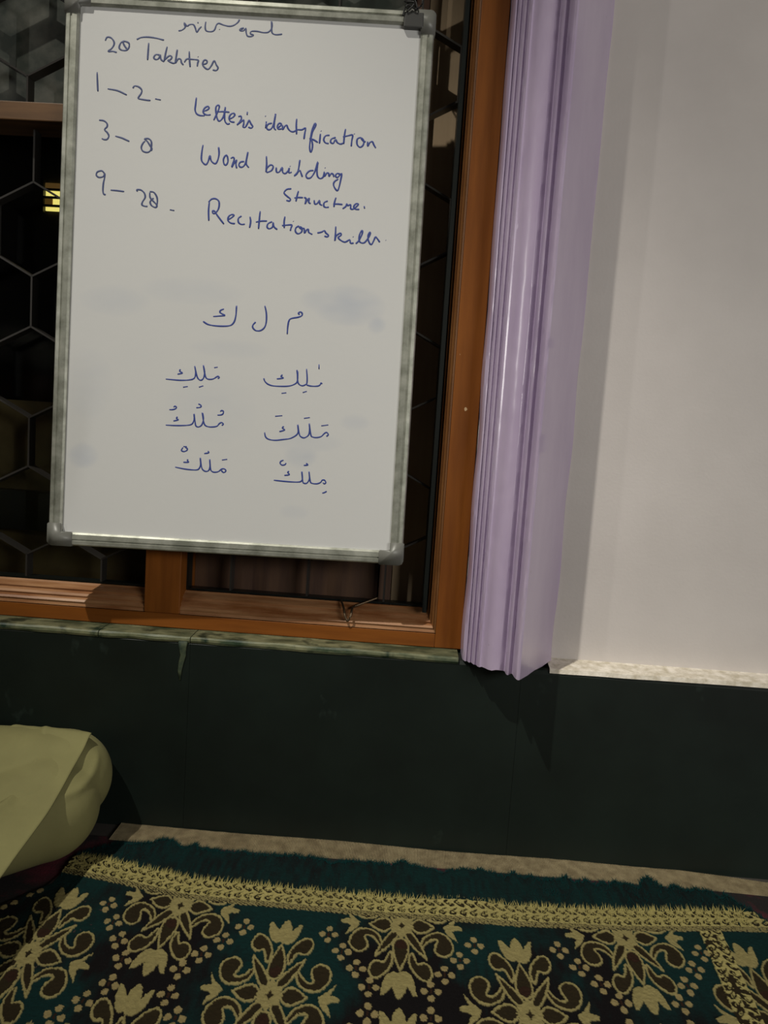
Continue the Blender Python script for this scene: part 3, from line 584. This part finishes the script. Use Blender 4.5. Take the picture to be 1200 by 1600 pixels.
def floret(cx, cy):
    if cy > -.247: return
    for dx, dy in ((-9,0),(9,0),(0,10.5),(0,-10.5)):
        e = [(dx+5.0*math.cos(q*.7854), dy*1.2+6.2*math.sin(q*.7854)) for q in range(8)]; stamp(e, cx, cy, 'pink')
    stamp([(-1.5,-4),(1.5,-4),(1.5,4),(-1.5,4)], cx, cy, 'red')
for r in range(-1, 3):
    for k in range(-2, 4):
        cx, cy = CX0+DX*k, CYB-DY*r
        for fx, fy in FL:
            for s in (-1, 1): floret(cx+s*fx/1000, cy+fy/1000)
for r in range(0, 3):
    for k in range(-2, 4):
        if r < 2: medallion(CX0+DX*k, CYB-DY*r)
        medallion(CX0+DX*(k+.5), CYA-DY*r)
# side band near the right end
def scroll(U, V, m):                                    # U along, V across (0..1): cream ground with dark S-curls
    ph = U/.0155 + .25*np.sin(V*9); c = (ph-np.floor(ph))-.5; row = np.where(V > .5, .5, 0); c2 = (ph+row-np.floor(ph+row))-.5; v2 = (V*2-np.floor(V*2))-.5
    rr = np.hypot(c2*1.0, v2*.9); arc = (np.abs(rr-.28) < .115) & ~((c2 > 0) & (v2 > 0)); arc2 = (np.abs(c+.5*np.sign(c)) < .0) 
    rgb[m] = C['yellow']; hgt[m] = .002; q = m & (arc | (rr < .09)) ; rgb[q] = C['band']; hgt[q] = .0012
U = (jx-.492) + (jy+.22)*-.10; mb_ = (np.abs(U) < .017) & (PY < -.236); scroll(jy+3, (U+.017)/.034, mb_); 
q = mb_ & (fbm(GX, GY+3, 90, 8) > .6); rgb[q] = C['brown']
# top band and the plain teal head
BT, BB = -.192, -.229
hz_ = (jy < BB) & (jy > -.241); st_ = ((jx*1.0+jy*1.9)/.0078) % 1
rgb[hz_ & (st_ < .5)] = C['cream']; rgb[hz_ & (st_ >= .5)] = C['black']; hgt[hz_ & (st_ < .5)] = .0016
m = (jy <= BT+.004*(fbm(GX+3, GY*0+1, 120, 5)-.5)) & (jy >= BB); scroll(jx+3, (jy-BB)/(BT-BB), m)
yel = fbm(GX+3, GY+3, 9, 6); q = m & (yel < .47); rgb[q] = rgb[q]*.85 + C['cream']*.08
m = jy > BT; tt = np.clip(.65+(n2-.5)*1.2+(n1-.5), .15, 1)[..., None]; rgb[m] = (C['teal']*tt + C['black']*(1-tt))[m]; hgt[m] = .001
rgb *= (.82+.36*n3)[..., None]
# ragged far edge of the rug
ex = gx; nz_ = np.array([noise.noise(Vector((x*17, 1, 0)))*.020 + noise.noise(Vector((x*60, 2, 0)))*.014 + noise.noise(Vector((x*210, 3, 0)))*.007 for x in ex])
edge = -.110 + np.clip(nz_, -.020, .026)
for xc, wd_, hh in ((-.375, .03, .026), (-.325, .012, .014), (.435, .022, .034), (.475, .014, .016), (.30, .008, .010)):
    edge += hh*np.clip(1-np.abs(ex-xc)/wd_, 0, 1)
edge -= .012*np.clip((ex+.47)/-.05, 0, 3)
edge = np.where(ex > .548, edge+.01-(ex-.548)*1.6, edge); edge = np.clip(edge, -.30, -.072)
edge = np.where(ex < -.45, edge-(-.45-ex)*.9, edge); edge = np.where(ex < -.503, -.235-(-.503-ex)*1.3, edge)  # rug cut back at left; the dark carpet there stands in for shade
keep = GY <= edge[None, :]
wz = .0078 + hgt + .0035*(fbm(GX+3, GY+3, 7, 9)-.5) + .0020*(n3-.5) + .006*np.exp(-((GX-.12)/.05)**2)*np.exp(-((GY+.16)/.06)**2)
fall = np.clip((edge[None, :]-GY)/.012, 0, 1); wz = .0066 + (wz-.0066)*fall**.6
wz = np.where((GY > -.095), np.maximum(wz, .0072), wz)
rows_, cols_ = GX.shape
vid = np.arange(rows_*cols_).reshape(rows_, cols_)
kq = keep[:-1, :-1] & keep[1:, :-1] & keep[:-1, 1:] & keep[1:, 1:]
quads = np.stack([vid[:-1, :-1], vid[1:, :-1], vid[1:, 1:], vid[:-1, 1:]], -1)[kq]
used = np.unique(quads); remap = np.full(rows_*cols_, -1); remap[used] = np.arange(len(used)); quads = remap[quads]
vco = np.stack([GX, GY, wz], -1).reshape(-1, 3)[used]; vcl = np.concatenate([rgb.reshape(-1, 3)[used], np.ones((len(used), 1))], 1)
me = bpy.data.meshes.new('rug_field'); me.vertices.add(len(vco)); me.vertices.foreach_set('co', vco.astype(np.float32).ravel())
me.loops.add(quads.size); me.loops.foreach_set('vertex_index', quads.ravel().astype(np.int32)); me.polygons.add(len(quads))
me.polygons.foreach_set('loop_start', np.arange(0, quads.size, 4, dtype=np.int32)); me.update(calc_edges=True)
ca = me.color_attributes.new('yarn', 'FLOAT_COLOR', 'POINT'); ca.data.foreach_set('color', vcl.astype(np.float32).ravel())
mr_ = mat('woven_rug', lin(60, 60, 50), .95, spec=.15); a_ = N(mr_, 'ShaderNodeVertexColor', layer_name='yarn'); L(mr_, a_.outputs[0], BS(mr_).inputs['Base Color'])
nn = N(mr_, 'ShaderNodeTexNoise', Scale=420.0, Detail=2.0); tcn = N(mr_, 'ShaderNodeTexCoord'); L(mr_, tcn.outputs['Object'], nn.inputs['Vector'])
bb = N(mr_, 'ShaderNodeBump', Strength=.7, Distance=.0015); L(mr_, nn.outputs['Fac'], bb.inputs['Height']); L(mr_, bb.outputs[0], BS(mr_).inputs['Normal'])
rug = tag(empty('rug', (0, -.4, 0)), 'teal patterned prayer rug with cream flower medallions and a frayed teal edge', 'rug')
fld = obj('rug_field', me, mr_, rug); fld.location = (0, .4, 0)
bm = bmesh.new()                                        # dark backing gives the rug its thickness
e2 = [(float(x), float(y)-.006) for x, y in zip(ex[4:-4:12], edge[4:-4:12])]
A = [bm.verts.new((x, y+.4, .0064)) for x, y in e2]; Bv = [bm.verts.new((x, -.858+.4, .0064)) for x, y in e2]; A2 = [bm.verts.new((x, y+.4, .0061)) for x, y in e2]; B2 = [bm.verts.new((x, -.858+.4, .0061)) for x, y in e2]
for i in range(len(A)-1):
    for q4 in ((A, Bv), (A2, A), (Bv, B2)): bm.faces.new((q4[0][i], q4[0][i+1], q4[1][i+1], q4[1][i]))
obj('rug_backing', bm, mat('rug_backing', lin(40, 26, 24), .9), rug)
# loose pile: teal fringe along the edge, shaggy yellow band
def tufts(name, spec, m, label):
    n = len(spec); vs = np.zeros((n*3, 3)); 
    for i, (x, y, z, l, a, h, wq) in enumerate(spec):
        dx, dy = l*math.sin(a), l*math.cos(a); vs[3*i] = (x-wq*math.cos(a), y+wq*math.sin(a)+.4, z); vs[3*i+1] = (x+wq*math.cos(a), y-wq*math.sin(a)+.4, z); vs[3*i+2] = (x+dx, y+dy+.4, z+h)
    me = bpy.data.meshes.new(name); me.from_pydata(vs.tolist(), [], [(3*i, 3*i+1, 3*i+2) for i in range(n)]); tag(obj(name, me, m, rug), label, kind='stuff')
mt = mat('teal_yarn', lin(7, 42, 42), .9, spec=.1); my = mat('yellow_yarn', lin(150, 140, 86), .9, spec=.1); my2 = mat('cream_yarn', lin(176, 160, 108), .9, spec=.1)
S1 = []
for _ in range(5200):
    x = rng.uniform(-.50, .60); ye = float(np.interp(x, ex, edge)); f_ = rng.rand()**2
    S1.append((x, ye-.004-.07*f_*(rng.rand() > .55), .0082, rng.uniform(.004, .013), rng.normal(.15, .5), rng.uniform(0, .004), rng.uniform(.0003, .0007)))
tufts('teal_pile', S1, mt, 'frayed dark teal pile')
def wv(x): return float(np.interp(x, [-.62, -.50, -.43, -.30, 0, .2, .35, .52, .66], [.045, .036, .026, .002, -.002, 0, .014, .040, .052])) + .003*math.sin(x*9)
S2, S3 = [], []
for _ in range(2600):
    x = rng.uniform(-.495, .56); v = rng.rand(); y = (BT+.002)*(1-v)+(BB)*v + wv(x) - SHF
    S2.append((x, y, .0090, rng.uniform(.002, .006), rng.normal(.1, .6), rng.uniform(.001, .005), rng.uniform(.0003, .0006)))
for _ in range(700):
    x = rng.uniform(-.495, .56); y = BT-.001 + wv(x) - SHF
    S2.append((x, y, .0092, rng.uniform(.004, .012), rng.normal(.05, .35), rng.uniform(.002, .007), rng.uniform(.0004, .0007)))
tufts('yellow_pile', S2, my, 'shaggy yellow pile')

# ================================================================= PERSON (only a knee and the kurta's hem reach into the picture)
per = tag(empty('person', (-.98, -.40, 0)), 'person in pale olive kurta and trousers sitting cross-legged on the floor', 'person')
PI_ = Matrix.Translation((.98, .40, 0))
def skin_mesh(name, joints, edges, m, parent, sub=2, root=0):
    me = bpy.data.meshes.new(name); me.from_pydata([PI_ @ Vector(j[0]) for j in joints], edges, []); o = obj(name, me, m, parent)
    md = o.modifiers.new('skin', 'SKIN'); md.use_smooth_shade = True; md.use_x_symmetry = False
    for i, j in enumerate(joints):
        r_ = j[1]; o.data.skin_vertices[0].data[i].radius = r_ if isinstance(r_, tuple) else (r_, r_)
    o.data.skin_vertices[0].data[root].use_root = True
    o.modifiers.new('sub', 'SUBSURF').levels = sub; o.modifiers['sub'].render_levels = sub; me.materials.append(m) if not me.materials else None; return o
def loft(bm, pts, rad, seg=24, n=8):
    P = crom([tuple(p) for p in pts], n); rr = [r[0] for r in crom([(r,) for r in rad], n)] if len(rad) > 2 else rad
    rings = []
    for i, p in enumerate(P):
        p = Vector(p); t_ = (Vector(P[min(i+1, len(P)-1)])-Vector(P[max(i-1, 0)])).normalized(); s = t_.cross(Vector((0, 0, 1))).normalized(); u = s.cross(t_)
        rings.append([bm.verts.new(p + s*rr[i]*math.cos(k*2*math.pi/seg)+u*rr[i]*math.sin(k*2*math.pi/seg)) for k in range(seg)])
    for a, b in zip(rings, rings[1:]):
        for k in range(seg): bm.faces.new((a[k], a[(k+1) % seg], b[(k+1) % seg], b[k]))
    bm.faces.new(rings[0][::-1]); bm.faces.new(rings[-1])
# body: pelvis, spine, head, arms with hands, shins and feet in one continuous mesh
J = [((-1.05,-.40,.15),.08), ((-1.05,-.40,.30),(.06,.08)), ((-1.04,-.40,.46),(.07,.09)), ((-1.03,-.40,.56),(.055,.07)), ((-1.02,-.40,.63),.046), ((-1.00,-.40,.70),.075), ((-.995,-.40,.80),.088), ((-1.00,-.40,.86),.06),
     ((-1.03,-.22,.535),.035), ((-1.02,-.14,.38),.032), ((-.88,-.20,.27),.032), ((-.80,-.24,.255),.027),
     ((-1.03,-.58,.535),.035), ((-1.02,-.66,.38),.032), ((-.88,-.60,.27),.032), ((-.80,-.56,.255),.027),
     ((-.90,-.27,.11),.05), ((-.60,-.14,.10),.045), ((-.72,-.36,.06),.045), ((-.80,-.52,.045),.035), ((-.78,-.60,.04),.03),
     ((-.90,-.54,.11),.05), ((-.68,-.67,.10),.04), ((-.74,-.50,.06),.045), ((-.88,-.34,.045),.035), ((-.90,-.27,.04),.03)]
E_ = [(0,1),(1,2),(2,3),(3,4),(4,5),(5,6),(6,7),(3,8),(8,9),(9,10),(10,11),(3,12),(12,13),(13,14),(14,15),(0,16),(16,17),(17,18),(18,19),(19,20),(0,21),(21,22),(22,23),(23,24),(24,25)]
for hand, wr, sy in ((11, (-.80,-.24,.255), 1), (15, (-.80,-.56,.255), -1)):      # palm and five fingers resting on the thighs
    b = len(J); J.append(((-.745, wr[1]+.006*sy, .247), (.026, .014))); E_.append((hand, b))
    for k, (o_, l) in enumerate(((-.022, .062), (-.007, .072), (.009, .068), (.023, .054))):
        a = len(J); J += [((-.715, wr[1]+o_, .245), .0095), ((-.715+l*.55, wr[1]+o_*1.15, .240), .0085), ((-.715+l, wr[1]+o_*1.2, .228), .0068)]; E_ += [(b, a), (a, a+1), (a+1, a+2)]
    a = len(J); J += [((-.765, wr[1]-.030*sy, .245), .011), ((-.735, wr[1]-.047*sy, .238), .009)]; E_ += [(b, a), (a, a+1)]
body = skin_mesh('body', J, E_, M['skin'], per)
def ell(bm, c, r, seg=16):
    m4 = Matrix.Translation(PI_ @ Vector(c)) @ Matrix.Diagonal((*r, 1)); bmesh.ops.create_uvsphere(bm, u_segments=seg, v_segments=seg//2+2, radius=1, matrix=m4)
bm = bmesh.new(); ell(bm, (-1.02,-.40,.815), (.098,.086,.085), 24); tag(obj('hair', bm, M['hair'], per, True), 'short dark hair')
bm = bmesh.new(); ell(bm, (-1.012,-.40,.852), (.098,.088,.062), 24); tag(obj('cap', bm, M['capw'], per, True), 'white cap')
for s in (-1, 1):
    bm = bmesh.new(); ell(bm, (-.931,-.40+.030*s,.775), (.010,.013,.008), 12); obj('eye', bm, M['eye'], per, True)
    bm = bmesh.new(); ell(bm, (-.9225,-.40+.030*s,.775), (.003,.005,.005), 10); obj('iris', bm, M['hair'], per, True)
    bm = bmesh.new(); ell(bm, (-1.00,-.40+.088*s,.765), (.02,.008,.03), 12); obj('ear', bm, M['skin'], per, True)
bm = bmesh.new(); ell(bm, (-.917,-.40,.752), (.016,.011,.022), 12); obj('nose', bm, M['skin'], per, True)
bm = bmesh.new(); ell(bm, (-.921,-.40,.717), (.008,.022,.006), 12); obj('mouth', bm, mat('lips', lin(120, 70, 60), .5), per, True)
# trousers: thigh and shin of each leg, drawn together where they fold
bm = bmesh.new()
def ball(c, r): bmesh.ops.create_uvsphere(bm, u_segments=28, v_segments=18, radius=r, matrix=Matrix.Translation(PI_ @ Vector(c)))
for ys, P1, P2 in ((1, ((-1.03,-.30,.135), (-.80,-.19,.125), (-.546,-.116,.115)), ((-.80,-.46,.060), (-.67,-.32,.076), (-.549,-.170,.090))),
                   (0, ((-1.03,-.50,.135), (-.84,-.61,.125), (-.66,-.68,.115)), ((-.86,-.36,.060), (-.76,-.50,.074), (-.66,-.62,.080)))):
    loft(bm, [PI_ @ Vector(p) for p in P1], [.10, .088, .078], 32); ball(P1[2], .078)
    loft(bm, [PI_ @ Vector(p) for p in P2], [.050, .062, .082 if ys else .073], 32); ball(P2[2], .083 if ys else .073); ball(P2[0], .05)
SPH = [(Vector(a).lerp(Vector(b), t), ra+(rb-ra)*t) for a, b, ra, rb in (((-.67,-.32,.076), (-.549,-.170,.090), .064, .083), ((-.80,-.19,.125), (-.546,-.116,.115), .088, .078)) for t in [i/20 for i in range(21)]]
def hit(px):                                            # where the line of sight meets the folded leg
    d = ray(px).normalized(); best = 9
    for c, r_ in SPH:
        oc = CAM-c; b_ = oc.dot(d); q_ = b_*b_-(oc.dot(oc)-r_*r_)
        if q_ > 0: best = min(best, -b_-math.sqrt(q_))
    return CAM + d*best if best < 9 else None
fp = [h for h in (hit(p) for p in crom([(78, 1262), (100, 1244), (124, 1232), (142, 1213), (151, 1192), (153, 1172)], 4)) if h]
tube(bm, [PI_ @ p for p in fp], [.0055*(math.sin(math.pi*(i+1)/(len(fp)+1))**.5) for i in range(len(fp))], 10)
bmesh.ops.recalc_face_normals(bm, faces=bm.faces[:])
tr_ = obj('trousers', bm, M['cloth'], per, True)
md = tr_.modifiers.new('remesh', 'REMESH'); md.mode = 'VOXEL'; md.voxel_size = .0042; md.use_smooth_shade = True
md = tr_.modifiers.new('smooth', 'SMOOTH'); md.factor = .5; md.iterations = 14
# kurta: torso and sleeves, and the skirt spread over both thighs
KJ = [((-1.03,-.40,.20),(.17,.18)), ((-1.035,-.40,.33),(.155,.175)), ((-1.03,-.40,.46),(.14,.175)), ((-1.03,-.40,.55),(.11,.14)), ((-1.025,-.40,.605),.068),
      ((-1.03,-.20,.545),.066), ((-1.02,-.14,.38),.056), ((-.88,-.195,.275),.045), ((-.83,-.225,.262),.043), ((-1.03,-.60,.545),.066), ((-1.02,-.66,.38),.056), ((-.88,-.605,.275),.045), ((-.83,-.575,.262),.043)]
skin_mesh('kurta', KJ, [(0,1),(1,2),(2,3),(3,4),(3,5),(5,6),(6,7),(7,8),(3,9),(9,10),(10,11),(11,12)], M['cloth'], per)
def at_x(px, x):
    d = ray(px); return CAM + d*((x-CAM.x)/d.x)
hem = [(.000, -.060, .12)]
HX = -.500
hp = [at_x(p, HX) for p in ((143, 1145), (130, 1171), (112, 1203), (95, 1234), (75, 1268), (50, 1303), (24, 1338), (0, 1371))]
h0y = hp[0].y; prof_ = [(h0y+.060, .06), (h0y+.052, .13), (h0y+.030, .178)] + [(p.y, p.z) for p in hp] + [(-.46, .105), (-.54, .13), (-.62, .178), (-.69, .188), (-.75, .15), (-.775, .08)]
CR = [(tuple(at_z(a, .175)[:2]), tuple(at_z(b, .18)[:2]), w_, am) for a, b, w_, am in (((-60, 1262), (26, 1201), .009, .0050), ((38, 1202), (62, 1158), .008, .0042), ((-40, 1180), (10, 1150), .012, .0045), ((20, 1290), (60, 1240), .012, .0025))]
PR_ = crom(prof_, 12); nu, nv = 150, len(PR_); bm = bmesh.new(); grid = []
for i in range(nu):
    u = i/(nu-1); row = []
    for j, (y, z) in enumerate(PR_):
        v = j/(nv-1); x = HX - u*.52 - max(0, y-h0y)*2.2*(1-u)
        yy = y + u*(.03 if y > -.4 else -.0)*0; k_ = u
        near = math.exp(-((y+.11)/.07)**2)
        zz = z + u*.035*(1-.3*near) - (.028*u*near)
        # soft folds running from the hem corner towards the lap
        fold = .0100*math.sin((y*34+x*24)+1.4*noise.noise(Vector((x*5, y*6, 0))))*math.exp(-((y+.30)/.13)**2)*min(1, u*3.5)
        fold += .010*noise.noise(Vector((x*7+y*5, y*9-x*3, 2)))*min(1, u*5)*math.exp(-((y+.28)/.2)**2)
        for (ax_, ay_), (bx_, by_), w_, am in CR:
            dx_, dy_ = bx_-ax_, by_-ay_; l_ = math.hypot(dx_, dy_); s_ = ((x-ax_)*dy_-(y-ay_)*dx_)/l_; t_ = ((x-ax_)*dx_+(y-ay_)*dy_)/l_
            o_ = max(0, -t_, t_-l_); fold += am*s_/w_*math.exp(-(s_/w_)**2)*math.exp(-(o_/.02)**2)*2.2*min(1, u*10)
        if y > -.06: fold *= .2
        row.append(bm.verts.new(PI_ @ Vector((x, yy, zz+fold))))
    grid.append(row)
for a, b in zip(grid, grid[1:]):
    for k in range(nv-1): bm.faces.new((a[k], b[k], b[k+1], a[k+1]))
bmesh.ops.recalc_face_normals(bm, faces=bm.faces[:])
sk_ = obj('kurta_skirt', bm, M['cloth'], per, True); md = sk_.modifiers.new('solid', 'SOLIDIFY'); md.thickness = .0022; md.offset = -1

# ---- hanging lamp of the room, outside the picture
lp = tag(empty('hanging_lamp', (LP.x, LP.y, ZC)), 'white hanging lamp shade under the ceiling', 'lamp')
bm = bmesh.new(); tube(bm, [(0, 0, 0), (0, 0, LP.z-ZC+.12)], .004, 8); obj('cord', bm, M['blackwire'], lp)
bm = bmesh.new(); seg = 24; rings = []
for r_, z in ((.02, .13), (.04, .12), (.10, .06), (.15, .02), (.15, .018), (.098, .055), (.038, .112)):
    rings.append([bm.verts.new((r_*math.cos(k*2*math.pi/seg), r_*math.sin(k*2*math.pi/seg), LP.z-ZC+z)) for k in range(seg)])
for a, b in zip(rings, rings[1:]):
    for k in range(seg): bm.faces.new((a[k], a[(k+1) % seg], b[(k+1) % seg], b[k]))
obj('lamp_shade', bm, M['ceil'], lp, True)
bm = bmesh.new(); bmesh.ops.create_uvsphere(bm, u_segments=16, v_segments=10, radius=.03, matrix=Matrix.Translation((0, 0, LP.z-ZC+.075))); obj('bulb', bm, emis('bulb_glow', (1, .93, .78), 4), lp, True)
print('SCENE DONE', sum(len(o.data.polygons) for o in COL.objects if o.type == 'MESH'))
